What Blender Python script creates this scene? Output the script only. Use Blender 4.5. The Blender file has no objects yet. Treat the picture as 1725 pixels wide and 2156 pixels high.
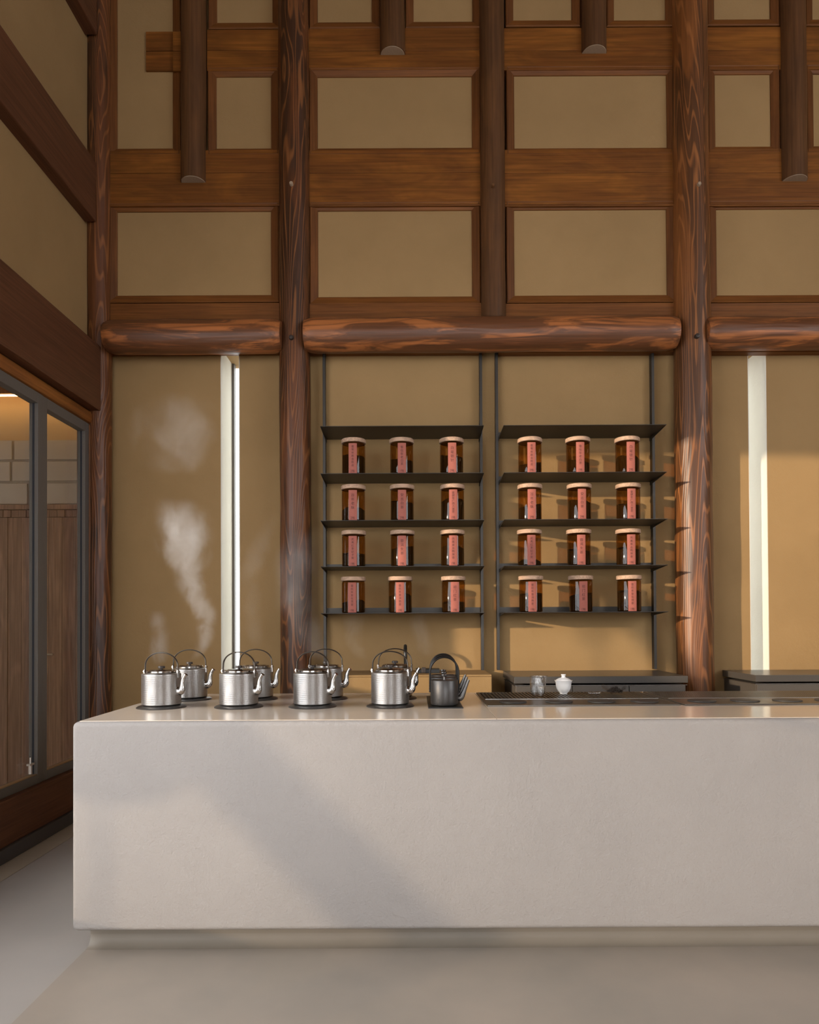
import bpy, bmesh, math, random
from mathutils import Vector, Matrix
from math import sin, cos, pi, radians, tan
random.seed(7)
sc = bpy.context.scene
C = sc.collection

# ------------------------------------------------------------------ camera
W, H = 1725.0, 2156.0
F, CX, CYH, EYE = 1480.0, 872.0, 1310.0, 1.34
PITCH, ROLL = radians(0.7), radians(0.3)
CY = CYH - F * tan(PITCH)
_f = Vector((0, cos(PITCH), sin(PITCH))); _u0 = Vector((0, -sin(PITCH), cos(PITCH))); _r0 = Vector((1, 0, 0))
_r = _r0 * cos(ROLL) - _u0 * sin(ROLL); _u = _u0 * cos(ROLL) + _r0 * sin(ROLL)
def P(x, y, D):
    """point of the plane Y = D seen at pixel x, y -> (X, Z)"""
    d = _f + _r * ((x - CX) / F) - _u * ((y - CY) / F)
    k = D / d.y
    return d.x * k, EYE + d.z * k
def PX(x, D, y=1000): return P(x, y, D)[0]
def PZ(y, D, x=872): return P(x, y, D)[1]
cam = bpy.data.cameras.new('camera'); co = bpy.data.objects.new('camera', cam); C.objects.link(co)
m = Matrix((( _r.x, _u.x, -_f.x, 0), (_r.y, _u.y, -_f.y, 0), (_r.z, _u.z, -_f.z, EYE), (0, 0, 0, 1)))
co.matrix_world = m
cam.sensor_fit = 'HORIZONTAL'; cam.sensor_width = 36; cam.lens = F * 36 / W
cam.shift_x = (W / 2 - CX) / W; cam.shift_y = (CY - H / 2) / W
cam.clip_start = 0.05; cam.clip_end = 200
sc.camera = co

# ------------------------------------------------------------------ sky, sun, exposure
w = bpy.data.worlds.new('sky'); sc.world = w; w.use_nodes = True
bg = w.node_tree.nodes['Background']; bg.inputs[0].default_value = (0.93, 0.96, 1.0, 1); bg.inputs[1].default_value = 8.0
SUN_AZ, SUN_EL = radians(57), radians(9.5)
SD = Vector((sin(SUN_AZ) * cos(SUN_EL), cos(SUN_AZ) * cos(SUN_EL), -sin(SUN_EL)))
sl = bpy.data.lights.new('sun', 'SUN'); sl.energy = 5.9; sl.angle = radians(0.9); sl.color = (1.0, 0.80, 0.56)
so = bpy.data.objects.new('sun', sl); C.objects.link(so)
so.rotation_euler = (-SD).to_track_quat('Z', 'Y').to_euler(); so.location = (-12, -8, 4)
sc.view_settings.view_transform = 'Standard'; sc.view_settings.look = 'None'
sc.view_settings.gamma = 1; sc.view_settings.use_curve_mapping = False
sc.view_settings.exposure = -0.55
cy = sc.cycles
cy.use_denoising = True; cy.max_bounces = 12; cy.diffuse_bounces = 6; cy.glossy_bounces = 5
cy.transmission_bounces = 8; cy.transparent_max_bounces = 24; cy.volume_bounces = 1
cy.caustics_reflective = False; cy.caustics_refractive = False
cy.sample_clamp_indirect = 6; cy.volume_step_rate = 0.5; cy.volume_max_steps = 128

# ------------------------------------------------------------------ materials
def srgb(r, g, b):
    f = lambda c: (c / 255 / 12.92) if c / 255 <= .04045 else ((c / 255 + .055) / 1.055) ** 2.4
    return (f(r), f(g), f(b))
def mat(name):
    m = bpy.data.materials.new(name); m.use_nodes = True
    nt = m.node_tree; return m, nt, nt.nodes['Principled BSDF']
def N(nt, t, **k):
    n = nt.nodes.new(t)
    for a, v in k.items():
        if a.startswith('i_'):
            key = a[2:]; key = int(key) if key.isdigit() else key.replace('_', ' ')
            n.inputs[key].default_value = v
        else: setattr(n, a, v)
    return n
def L(nt, a, b): nt.links.new(a, b)
def math_(nt, op, a, b=None, c=None):
    n = nt.nodes.new('ShaderNodeMath'); n.operation = op
    for i, v in enumerate((a, b, c)):
        if v is None: continue
        if hasattr(v, 'is_output'): nt.links.new(v, n.inputs[i])
        else: n.inputs[i].default_value = v
    return n.outputs[0]
def mixc(nt, fac, a, b, mode='MIX'):
    n = nt.nodes.new('ShaderNodeMix'); n.data_type = 'RGBA'; n.blend_type = mode
    for i, v in ((0, fac), (6, a), (7, b)):
        if hasattr(v, 'is_output'): nt.links.new(v, n.inputs[i])
        elif i == 0: n.inputs[0].default_value = v
        else: n.inputs[i].default_value = (*v, 1)
    return n.outputs[2]
def ramp(nt, fac, lo, hi, a=(0, 0, 0), b=(1, 1, 1)):
    n = nt.nodes.new('ShaderNodeValToRGB'); e = n.color_ramp.elements
    e[0].position = lo; e[0].color = (*a, 1); e[1].position = hi; e[1].color = (*b, 1)
    nt.links.new(fac, n.inputs[0]); return n.outputs[0]
def coords(nt, scale=(1, 1, 1), rnd=True):
    tc = N(nt, 'ShaderNodeTexCoord'); v = tc.outputs['Object']
    if rnd:
        oi = N(nt, 'ShaderNodeObjectInfo'); mu = N(nt, 'ShaderNodeVectorMath', operation='SCALE')
        cb = N(nt, 'ShaderNodeCombineXYZ')
        L(nt, oi.outputs['Random'], cb.inputs[0]); L(nt, oi.outputs['Random'], cb.inputs[1]); L(nt, oi.outputs['Random'], cb.inputs[2])
        L(nt, cb.outputs[0], mu.inputs[0]); mu.inputs['Scale'].default_value = 37.0
        ad = N(nt, 'ShaderNodeVectorMath', operation='ADD'); L(nt, v, ad.inputs[0]); L(nt, mu.outputs[0], ad.inputs[1]); v = ad.outputs[0]
    mp = N(nt, 'ShaderNodeMapping'); mp.inputs['Scale'].default_value = scale; L(nt, v, mp.inputs[0])
    return mp.outputs[0]
def noise(nt, vec, scale, detail=3, rough=.5, dist=0):
    n = N(nt, 'ShaderNodeTexNoise'); n.inputs['Scale'].default_value = scale; n.inputs['Detail'].default_value = detail
    n.inputs['Roughness'].default_value = rough; n.inputs['Distortion'].default_value = dist
    L(nt, vec, n.inputs['Vector']); return n.outputs['Fac']
def bump(nt, bsdf, h, strength, dist=.01):
    b = N(nt, 'ShaderNodeBump'); b.inputs['Strength'].default_value = strength; b.inputs['Distance'].default_value = dist
    L(nt, h, b.inputs['Height']); L(nt, b.outputs[0], bsdf.inputs['Normal'])

def wood(name, base, dark, streak, axis=2, rings=9, patch=.5, rough=.45, streak_amt=.5, sc_=3.2, bmp=.25, psc=3.3, pw=.12, ast=.16, pst=.35, lw=.35, spec=.22):
    m, nt, b = mat(name)
    st = [1, 1, 1]; st[axis] = ast
    v = coords(nt, tuple(st))
    n1 = noise(nt, v, sc_, 2, .45, .25)
    ring = math_(nt, 'SINE', math_(nt, 'MULTIPLY', n1, rings * 6.28))
    line = ramp(nt, ring, lw, .99)
    st2 = [1, 1, 1]; st2[axis] = .03
    v2 = coords(nt, tuple(st2)); fib = noise(nt, v2, 70, 3, .6)
    st3 = [1, 1, 1]; st3[axis] = pst
    v3 = coords(nt, tuple(st3)); pt = ramp(nt, noise(nt, v3, psc, 4, .62, .8), .5 - pw / 4, .5 + pw)
    spot = ramp(nt, noise(nt, v3, 6.5, 4, .65, .3), .60, .78)
    col = mixc(nt, patch, base, mixc(nt, pt, dark, base))
    col = mixc(nt, math_(nt, 'MULTIPLY', line, streak_amt), col, streak)
    col = mixc(nt, math_(nt, 'MULTIPLY', spot, .45), col, dark)
    fr = ramp(nt, fib, .3, .7, (.72, .72, .72), (1.2, 1.2, 1.2))
    col = mixc(nt, 1.0, col, fr, 'MULTIPLY')
    L(nt, col, b.inputs['Base Color'])
    b.inputs['Roughness'].default_value = rough; b.inputs['Specular IOR Level'].default_value = spec
    h = math_(nt, 'ADD', math_(nt, 'MULTIPLY', ring, .4), fib)
    bump(nt, b, h, bmp, .004)
    return m
def plaster(name, col, var=.08, bs=.25, scale=90, rough=.9, dist=.004, big=1.2, warm=None):
    m, nt, b = mat(name); v = coords(nt, rnd=False)
    n1 = noise(nt, v, big, 4, .6); n2 = noise(nt, v, scale, 4, .65); n3 = noise(nt, v, scale * .23, 2, .5)
    c1 = tuple(c * (1 - var) for c in col); c2 = tuple(c * (1 + var) for c in (warm or col))
    L(nt, mixc(nt, ramp(nt, n1, .35, .65), c1, c2), b.inputs['Base Color'])
    b.inputs['Roughness'].default_value = rough
    if rough > .7: b.inputs['Specular IOR Level'].default_value = .12
    bump(nt, b, math_(nt, 'ADD', n2, math_(nt, 'MULTIPLY', n3, .8)), bs, dist)
    return m
def plain(name, col, rough=.5, metal=0, bs=0, scale=200, var=.07):
    m, nt, b = mat(name)
    v = coords(nt, rnd=False); n = noise(nt, v, scale, 2)
    L(nt, mixc(nt, ramp(nt, n, .3, .7), tuple(c * (1 - var) for c in col), tuple(min(1, c * (1 + var)) for c in col)), b.inputs['Base Color'])
    b.inputs['Roughness'].default_value = rough; b.inputs['Metallic'].default_value = metal
    if bs: bump(nt, b, n, bs, .002)
    return m
def thin_glass(name, col, ior=1.45, rough=.02, streak=False):
    m, nt, b = mat(name); nt.nodes.remove(b)
    out = nt.nodes['Material Output']
    t = N(nt, 'ShaderNodeBsdfTransparent'); t.inputs[0].default_value = (*col, 1)
    g = N(nt, 'ShaderNodeBsdfGlossy'); g.inputs['Roughness'].default_value = rough
    fr = N(nt, 'ShaderNodeFresnel'); ge = N(nt, 'ShaderNodeNewGeometry')
    L(nt, math_(nt, 'MULTIPLY_ADD', ge.outputs['Backfacing'], 1 / ior - ior, ior), fr.inputs['IOR'])
    mx = N(nt, 'ShaderNodeMixShader'); L(nt, fr.outputs[0], mx.inputs[0]); L(nt, t.outputs[0], mx.inputs[1]); L(nt, g.outputs[0], mx.inputs[2])
    if streak:
        v = coords(nt, (1, 1, .08)); n = noise(nt, v, streak, 2); bp = N(nt, 'ShaderNodeBump'); bp.inputs['Strength'].default_value = .6
        bp.inputs['Distance'].default_value = .003; L(nt, n, bp.inputs['Height']); L(nt, bp.outputs[0], g.inputs['Normal']); L(nt, bp.outputs[0], fr.inputs['Normal'])
    L(nt, mx.outputs[0], out.inputs['Surface']); return m
def emit(name, col, s):
    m, nt, b = mat(name); b.inputs['Base Color'].default_value = (*col, 1)
    b.inputs['Emission Color'].default_value = (*col, 1); b.inputs['Emission Strength'].default_value = s; return m

M = {}
M['wall'] = plaster('ochre_plaster', (.325, .205, .092), .05, .3, 160, warm=(.335, .212, .096))
M['reveal'] = plaster('pale_reveal_plaster', (.68, .64, .56), .04, .5, 90)
M['counter'] = plaster('trowelled_counter_plaster', (.350, .325, .307), .03, .5, 95, dist=.005, warm=(.360, .333, .312))
M['slab'] = plaster('polished_worktop', (.74, .62, .50), .03, .02, 60, .13)
M['screed_grey'] = plaster('grey_screed', (.36, .335, .31), .06, .05, 40, .35, warm=(.36, .33, .30))
M['screed_brown'] = plaster('brown_screed', (.32, .282, .238), .09, .05, 40, .38, warm=(.33, .28, .23))
M['plinth'] = plaster('shaded_plinth_screed', (.235, .20, .16), .06, .05, 40, .5, warm=(.24, .205, .165))  # brown screed, darkened to stand in for shade under the counter
M['border'] = plaster('sandstone_tile', (.40, .35, .27), .06, .06, 40, .45)
HX = dict(axis=0); 
M['board'] = wood('board_wood', (.27, .098, .0165), (.105, .036, .009), (.15, .048, .010), 0, 9, .7, .5, .45, 3.0, .2, 3.0, .2)
M['rail_h'] = wood('rail_wood_h', (.19, .068, .015), (.11, .038, .011), (.13, .045, .011), 0, 5, .4, .5, .3)
M['rail_v'] = wood('rail_wood_v', (.155, .056, .015), (.095, .034, .011), (.11, .04, .011), 2, 5, .4, .5, .3)
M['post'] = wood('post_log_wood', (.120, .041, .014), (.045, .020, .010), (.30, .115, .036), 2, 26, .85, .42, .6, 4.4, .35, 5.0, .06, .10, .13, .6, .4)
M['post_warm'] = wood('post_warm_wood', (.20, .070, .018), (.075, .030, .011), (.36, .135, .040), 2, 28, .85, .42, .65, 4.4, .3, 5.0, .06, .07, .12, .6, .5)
M['kpost'] = wood('hanging_post_wood', (.12, .052, .02), (.075, .035, .016), (.16, .07, .025), 2, 5, .5, .5, .4)
M['log'] = wood('log_beam_wood', (.40, .138, .042), (.125, .048, .020), (.17, .06, .022), 0, 14, .95, .42, .6, 3.6, .3, 9.5, .07, .12, .15, .5, .45)
M['ybeam'] = wood('side_beam_wood', (.125, .05, .024), (.095, .038, .019), (.14, .06, .028), 1, 4, .4, .55, .3)
M['lintel'] = wood('side_lintel_wood', (.30, .11, .025), (.16, .05, .015), (.22, .08, .02), 1, 5, .5, .5, .4)
M['cladding'] = wood('cladding_wood', (.31, .19, .13), (.21, .125, .088), (.36, .215, .15), 2, 7, .5, .6, .5, 4)
M['lid'] = wood('lid_wood', (.52, .34, .235), (.42, .27, .18), (.45, .29, .19), 0, 5, .4, .55, .4, 12, .1)
M['endgrain'] = plain('end_grain', (.34, .25, .17), .8, 0, .4, 120)
M['steel'] = plain('dark_steel', (.060, .054, .048), .42, .7)
M['frame'] = plain('bronze_frame', (.15, .135, .12), .5, .3)
M['seal'] = plain('rubber_seal', (.015, .017, .025), .5)
M['brass'] = plain('brass_bead', (.45, .30, .14), .35, .8)
M['skirt'] = plain('skirting_metal', (.075, .07, .07), .5, .3)
M['silver'] = plain('hammered_silver', (.38, .365, .35), .32, 1, .2, 260)
M['silver_smooth'] = plain('polished_silver', (.43, .41, .39), .18, 1)
M['handle'] = plain('bronze_handle', (.14, .12, .10), .28, .9)
M['knob'] = plain('dark_knob', (.035, .025, .02), .35)
M['iron'] = plain('matte_black_iron', (.070, .066, .064), .36, .6, .15, 400)
M['iron_edge'] = plain('worn_iron', (.13, .125, .12), .32, .8)
M['black'] = plain('black_plastic', (.012, .012, .012), .35)
M['cab'] = plain('cabinet_dark', (.085, .072, .060), .5)
M['cabtop'] = plain('cabinet_top', (.075, .066, .058), .28)
M['chrome'] = plain('edge_metal', (.5, .48, .45), .3, 1)
M['tray'] = plain('tray_metal', (.16, .145, .125), .35, .75)
M['disc'] = plain('burner_disc', (.07, .066, .062), .5, .3)
M['porcelain'] = plain('porcelain', (.88, .86, .84), .15, var=.005)
M['amber'] = thin_glass('amber_glass', (.67, .45, .20), 1.5, .03)
M['clear'] = thin_glass('clear_glass', (.95, .95, .95), 1.6, .03)
M['ribbed'] = thin_glass('ribbed_glass', (.90, .90, .90), 2.1, .1, 220)
M['pane'] = thin_glass('window_glass', (.93, .94, .92), 1.35, .0)
M['frosted'] = None
M['tea'] = plain('tea_leaves', (.022, .014, .010), .8, 0, 1.0, 300)
M['paper'] = plain('pink_paper', (.38, .112, .080), .75)
M['ink'] = plain('brown_ink', (.055, .012, .010), .7)
M['stone'] = plaster('grey_stone_tile', (.46, .41, .355), .10, .1, 60, .6)
M['grout'] = plain('pale_grout', (.42, .38, .33), .8)
M['ochre2'] = plaster('porch_plaster', (.52, .38, .23), .05, .2, 120)
M['led'] = emit('led_strip', (1.0, .60, .22), 22)
M['ceil'] = wood('ceiling_wood', (.20, .09, .035), (.13, .055, .022), (.16, .07, .03), 1, 5)
M['pale_bolt'] = plain('pale_bolt_metal', (.6, .55, .5), .35, .5)

def frosted():
    m, nt, b = mat('frosted_glass'); nt.nodes.remove(b); out = nt.nodes['Material Output']
    t = N(nt, 'ShaderNodeBsdfTransparent'); t.inputs[0].default_value = (.95, .95, .95, 1)
    d = N(nt, 'ShaderNodeBsdfTranslucent'); d.inputs[0].default_value = (.9, .9, .9, 1)
    mx = N(nt, 'ShaderNodeMixShader'); mx.inputs[0].default_value = .38
    L(nt, t.outputs[0], mx.inputs[1]); L(nt, d.outputs[0], mx.inputs[2]); L(nt, mx.outputs[0], out.inputs['Surface']); return m
M['frosted'] = frosted()

# ------------------------------------------------------------------ mesh helpers
def obj(name, bm, m, parent=None, smooth=None, loc=None):
    me = bpy.data.meshes.new(name)
    bmesh.ops.recalc_face_normals(bm, faces=bm.faces)
    bm.to_mesh(me); bm.free()
    me.materials.append(M[m] if isinstance(m, str) else m)
    if smooth is not None:
        me.polygons.foreach_set('use_smooth', [True] * len(me.polygons))
        me.set_sharp_from_angle(angle=radians(smooth))
    o = bpy.data.objects.new(name, me); C.objects.link(o)
    if parent: o.parent = parent
    if loc: o.location = loc
    return o
def tag(o, label=None, cat=None, group=None, kind=None):
    for k, v in (('label', label), ('category', cat), ('group', group), ('kind', kind)):
        if v: o[k] = v
    return o
def empty(name, loc=(0, 0, 0), rz=0, **k):
    o = bpy.data.objects.new(name, None); C.objects.link(o); o.location = loc; o.rotation_euler = (0, 0, rz)
    o.empty_display_size = .1
    return tag(o, **k)
def copy_tree(o, parent=None):
    c = o.copy(); C.objects.link(c); c.parent = parent
    for ch in list(o.children): copy_tree(ch, c)
    return c
def box(bm, x0, x1, y0, y1, z0, z1, bev=0):
    vs = [bm.verts.new(p) for p in ((x0, y0, z0), (x1, y0, z0), (x1, y1, z0), (x0, y1, z0), (x0, y0, z1), (x1, y0, z1), (x1, y1, z1), (x0, y1, z1))]
    fs = [bm.faces.new([vs[i] for i in f]) for f in ((3, 2, 1, 0), (4, 5, 6, 7), (0, 1, 5, 4), (1, 2, 6, 5), (2, 3, 7, 6), (3, 0, 4, 7))]
    if bev:
        es = list({e for f in fs for e in f.edges})
        bmesh.ops.bevel(bm, geom=es, offset=bev, segments=2, affect='EDGES', profile=.5)
    return bm
def B(*a, bev=0): return box(bmesh.new(), *a, bev=bev)
def lathe(prof, seg=48, bm=None, rfun=None, cap=True):
    bm = bm or bmesh.new(); rings = []
    for r, z in prof:
        if r < 1e-6: rings.append([bm.verts.new((0, 0, z))])
        else:
            ring = []
            for i in range(seg):
                a = 2 * pi * i / seg; rr = r * (rfun(a, z) if rfun else 1)
                ring.append(bm.verts.new((rr * cos(a), rr * sin(a), z)))
            rings.append(ring)
    for a, b in zip(rings, rings[1:]):
        if len(a) == 1 and len(b) == 1: continue
        for i in range(seg):
            j = (i + 1) % seg
            if len(a) == 1: bm.faces.new((a[0], b[i], b[j]))
            elif len(b) == 1: bm.faces.new((a[i], a[j], b[0]))
            else: bm.faces.new((a[i], a[j], b[j], b[i]))
    if cap:
        for r in (rings[0], rings[-1]):
            if len(r) > 2: bm.faces.new(r)
    return bm
def tube(path, rad, seg=12, bm=None, flat=None):
    """swept tube along path; rad scalar or list; flat=(a,b) elliptical section (b along world Y)"""
    bm = bm or bmesh.new(); path = [Vector(p) for p in path]; n = len(path)
    if not hasattr(rad, '__len__'): rad = [rad] * n
    rings = []; up = Vector((0, 1, 0))
    for i, p in enumerate(path):
        t = (path[min(i + 1, n - 1)] - path[max(i - 1, 0)]).normalized()
        u = up - t * up.dot(t)
        if u.length < 1e-3: u = Vector((1, 0, 0)) - t * t.x
        u.normalize(); v = t.cross(u)
        ring = []
        for k in range(seg):
            a = 2 * pi * k / seg; ca, sa = cos(a), sin(a)
            if flat: ring.append(bm.verts.new(p + u * ca * flat[1] + v * sa * flat[0]))
            else: ring.append(bm.verts.new(p + (u * ca + v * sa) * rad[i]))
        rings.append(ring)
    for a, b in zip(rings, rings[1:]):
        for k in range(seg):
            j = (k + 1) % seg; bm.faces.new((a[k], a[j], b[j], b[k]))
    bm.faces.new(rings[0]); bm.faces.new(rings[-1])
    return bm
def smoothpath(pts, n=6):
    """Catmull-Rom through tuples (any dimension)"""
    out = []; m_ = len(pts)
    for i in range(m_ - 1):
        p0, p1, p2, p3 = pts[max(i - 1, 0)], pts[i], pts[i + 1], pts[min(i + 2, m_ - 1)]
        for k in range(n):
            t = k / n
            out.append(tuple(.5 * (2 * b + (c - a) * t + (2 * a - 5 * b + 4 * c - d) * t * t + (3 * b - a - 3 * c + d) * t ** 3) for a, b, c, d in zip(p0, p1, p2, p3)))
    out.append(tuple(pts[-1])); return out
def log(length, r, axis='Z', pinch=0, seed=0, seg=40, rows=60, r2=None):
    rnd = random.Random(seed); ph = [rnd.uniform(0, 6.28) for _ in range(6)]
    r2 = r2 or r; prof = []
    for i in range(rows + 1):
        z = length * i / rows; rr = r + (r2 - r) * i / rows
        if pinch:
            d = min(z, length - z)
            if d < pinch: rr *= .86 + .14 * sin(d / pinch * pi / 2)
        prof.append((rr, z))
    if pinch:
        ex = [(prof[0][0] * .8, -.004)]; prof = ex + prof + [(prof[-1][0] * .8, length + .004)]
    f = lambda a, z: 1 + .014 * sin(z * 2.1 + ph[0] + a) + .012 * sin(z * 5.3 + ph[1] + 2 * a) + .010 * sin(3 * a + ph[2] + z) + .006 * sin(z * 11 + ph[3] - 2 * a)
    bm = lathe(prof, seg, rfun=f)
    if axis == 'X': bmesh.ops.rotate(bm, verts=bm.verts, matrix=Matrix.Rotation(pi / 2, 3, 'Y'))
    return bm

# ------------------------------------------------------------------ setting
WD = 5.30          # face of the back wall
XL = -2.39         # face of the left wall plaster
TOP = 7.3
floor = tag(obj('floor', B(-9, 8, -8, 9, -.12, -.004), 'screed_grey'), kind='structure')
s = obj('screed', B(-2.158, -1.3585, -8, 6, -.004, 0), 'screed_grey', floor)
s = obj('screed', B(-1.358, 7.4, -8, 6, -.004, 0.0006), 'screed_brown', floor)
y = 5.28
while y > -2:
    obj('border_tile', B(-2.30, -2.161, y - .897, y, -.004, 0), 'border', floor); y -= .90

# back wall: masonry with two slot windows, hidden sides splayed to brighten the reveals with more sky
s1 = (PX(465, WD), PX(505, WD)); s2 = (PX(1577, WD), PX(1616, WD)); ST = 3.42; OB = WD + .42
s1b = (s1[0], s1[1] + .13); s2b = (s2[0] - .12, s2[1])
def prism(bm, pts, z0, z1):
    lo = [bm.verts.new((x, y, z0)) for x, y in pts]; hi = [bm.verts.new((x, y, z1)) for x, y in pts]
    bm.faces.new(lo[::-1]); bm.faces.new(hi)
    for i in range(len(pts)):
        j = (i + 1) % len(pts); bm.faces.new((lo[i], lo[j], hi[j], hi[i]))
bm = bmesh.new()
prism(bm, [(XL - .06, WD), (s1[0], WD), (s1b[0], OB), (XL - .06, OB)], 0, ST)
prism(bm, [(s1[1], WD), (s2[0], WD), (s2b[0], OB), (s1b[1], OB)], 0, ST)
prism(bm, [(s2[1], WD), (7.6, WD), (7.6, OB), (s2b[1], OB)], 0, ST)
prism(bm, [(s1[0], WD), (s1[1], WD), (s1b[1], OB), (s1b[0], OB)], 0, .25)
prism(bm, [(s2[0], WD), (s2[1], WD), (s2b[1], OB), (s2b[0], OB)], 0, .25)
box(bm, XL - .06, 7.6, WD, OB, ST, TOP)
wb = tag(obj('wall_back', bm, 'wall'), kind='structure')
for i, ((a, b), (a2, b2)) in enumerate(((s1, s1b), (s2, s2b))):
    cx = (a + b) / 2; win = tag(empty(f'window_{i+1}', (cx, WD + .32, .25)), kind='structure')
    t_ = .31 / .42; af, bf = a + (a2 - a) * t_, b + (b2 - b) * t_
    def RV(x, xf, sg):
        bm = bmesh.new(); prism(bm, [(x - cx, -.32), (x - cx + sg * .005, -.32), (xf - cx + sg * .005, -.01), (xf - cx, -.01)], 0, ST - .25); return bm
    obj('reveal', RV(a, af, 1), 'reveal', win); obj('reveal', RV(b, bf, -1), 'reveal', win)
    def LB(x0, x1, y0, y1, z0, z1): return B(x0 - cx, x1 - cx, y0 - WD - .32, y1 - WD - .32, z0 - .25, z1 - .25)
    for nm, mt, args in (('window_frame', 'frame', (af + .004, af + .024, WD + .31, WD + .36, .25, ST)), ('window_frame', 'frame', (bf - .024, bf - .004, WD + .31, WD + .36, .25, ST)),
                         ('window_frame', 'frame', (af + .024, bf - .024, WD + .31, WD + .36, .25, .28)),
                         ('pane', 'pane', (af + .024, bf - .024, WD + .335, WD + .341, .28, ST))):
        obj(nm, LB(*args), mt, win)
# boards of the back wall (parts of the wall)
FB = 5.19
def board(x0, x1, y0, y1, front=FB, m_='board'):
    X0, X1 = PX(x0, front, y1), PX(x1, front, y1); xm = (x0 + x1) / 2
    Z1, Z0 = PZ(y0, front, min(xm, 1500)), PZ(y1, front, min(xm, 1500))
    obj('board', B(X0, X1, front, WD, Z0 + .001, Z1 - .001, bev=.002), m_, wb)
bays = [(225, 600), (645, 1020), (1050, 1430), (1485, 1960)]
for k, (a, b) in enumerate(bays):
    board(a, b, 313 + (3 - k), 364); board(a, b, 364, 430); board(a, b, 430, 434, FB - .008, 'rail_h')
    board(a, b, 638, 684, FB, 'rail_h')
    board(a, b, 684, 742, 5.225, 'rail_h')
    if k: board(a, b, 60 - k, 106, FB); board(a, b, 106, 147, FB)
    board(a, b, -190, -146); board(a, b, -146, -100)
board(436, 600, 62, 106); board(436, 600, 106, 149)
board(307, 366, 66, 107, FB + .012); board(307, 366, 108, 149, FB + .012); board(364, 392, 66, 107, FB - .012); board(364, 392, 108, 149, FB - .012)
# mitred frames round each plaster panel
def frame(x0, x1, y0, y1, fw=.060):
    d = FB + .02; xm = min((x0 + x1) / 2, 1560)
    X0, X1 = PX(x0, d, (max(y0, 0) + y1) / 2), PX(x1, d, (max(y0, 0) + y1) / 2); Z1, Z0 = PZ(y0, d, xm), PZ(y1, d, xm)
    obj('plaster_panel', B(X0 - .002, X1 + .002, FB + .027, WD, Z0 - .002, Z1 + .002), 'wall', wb)
    o = [(X0 - fw, Z0 - fw), (X1 + fw, Z0 - fw), (X1 + fw, Z1 + fw), (X0 - fw, Z1 + fw)]
    i_ = [(X0, Z0), (X1, Z0), (X1, Z1), (X0, Z1)]
    for k in range(4):
        j = (k + 1) % 4; bm = bmesh.new()
        mx = lambda p, q, t: (p[0] + (q[0] - p[0]) * t, p[1] + (q[1] - p[1]) * t)
        rows = []
        for (p, q) in ((o[k], i_[k]), (o[j], i_[j])):
            a_, b_, c_, e_ = mx(p, q, 0), mx(p, q, .12), mx(p, q, .92), mx(p, q, 1)
            rows.append([bm.verts.new((a_[0], WD, a_[1])), bm.verts.new((a_[0], FB + .004, a_[1])), bm.verts.new((b_[0], FB - .002, b_[1])),
                         bm.verts.new((c_[0], FB + .016, c_[1])), bm.verts.new((e_[0], FB + .020, e_[1])), bm.verts.new((e_[0], WD, e_[1]))])
        for q in range(5): bm.faces.new((rows[0][q], rows[0][q + 1], rows[1][q + 1], rows[1][q]))
        bm.faces.new(rows[0]); bm.faces.new(rows[1]); bm.faces.new((rows[0][0], rows[0][5], rows[1][5], rows[1][0]))
        obj('frame_rail', bm, 'rail_h' if k % 2 == 0 else 'rail_v', wb)
for f_ in ((247, 571, 446, 622), (670, 994, 444, 625), (1083, 1404, 442, 622), (1509, 1940, 441, 622),
           (247, 364, -84, 313), (456, 571, 162, 313), (669, 994, 162, 312), (1083, 1404, 159, 312), (1506, 1623, 157, 309), (1713, 1940, 157, 309),
           (457, 574, -84, 48), (669, 783, -84, 47), (871, 995, -84, 46), (1081, 1204, -84, 43), (1293, 1401, -84, 43), (1504, 1622, -84, 41), (1711, 1940, -84, 42)):
    frame(*f_)

# left wall: plaster above the big beam, glazed screens below, tall openings outside the frame
bm = bmesh.new()
box(bm, XL - .22, XL, 3.62, WD + .4, 2.90, TOP)
box(bm, XL - .22, XL, -8, 3.62, 3.86, TOP)
box(bm, XL - .22, XL, -8, -2.2, 0, 3.86)
wl = tag(obj('wall_left', bm, 'wall'), kind='structure')
bm = bmesh.new(); box(bm, 7.4, 7.6, -8, -5, 0, TOP); box(bm, 7.4, 7.6, .5, WD + .4, 0, TOP); box(bm, 7.4, 7.6, -5, .5, 6.3, TOP); box(bm, 7.4, 7.6, -5, .5, 0, 1.6)
wr = tag(obj('wall_right', bm, 'wall'), kind='structure')
bm = bmesh.new()
box(bm, XL - .22, 7.6, -8.2, -8, 4.6, TOP); box(bm, XL - .22, -.8, -8.2, -8, 0, 4.6); box(bm, 3.6, 7.6, -8.2, -8, 0, 4.6)
wf = tag(obj('wall_front', bm, 'wall'), kind='structure')
ce = tag(obj('ceiling', B(XL - .22, 7.6, -8.2, WD + .42, TOP, TOP + .15), 'ceil'), kind='structure')

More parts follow.
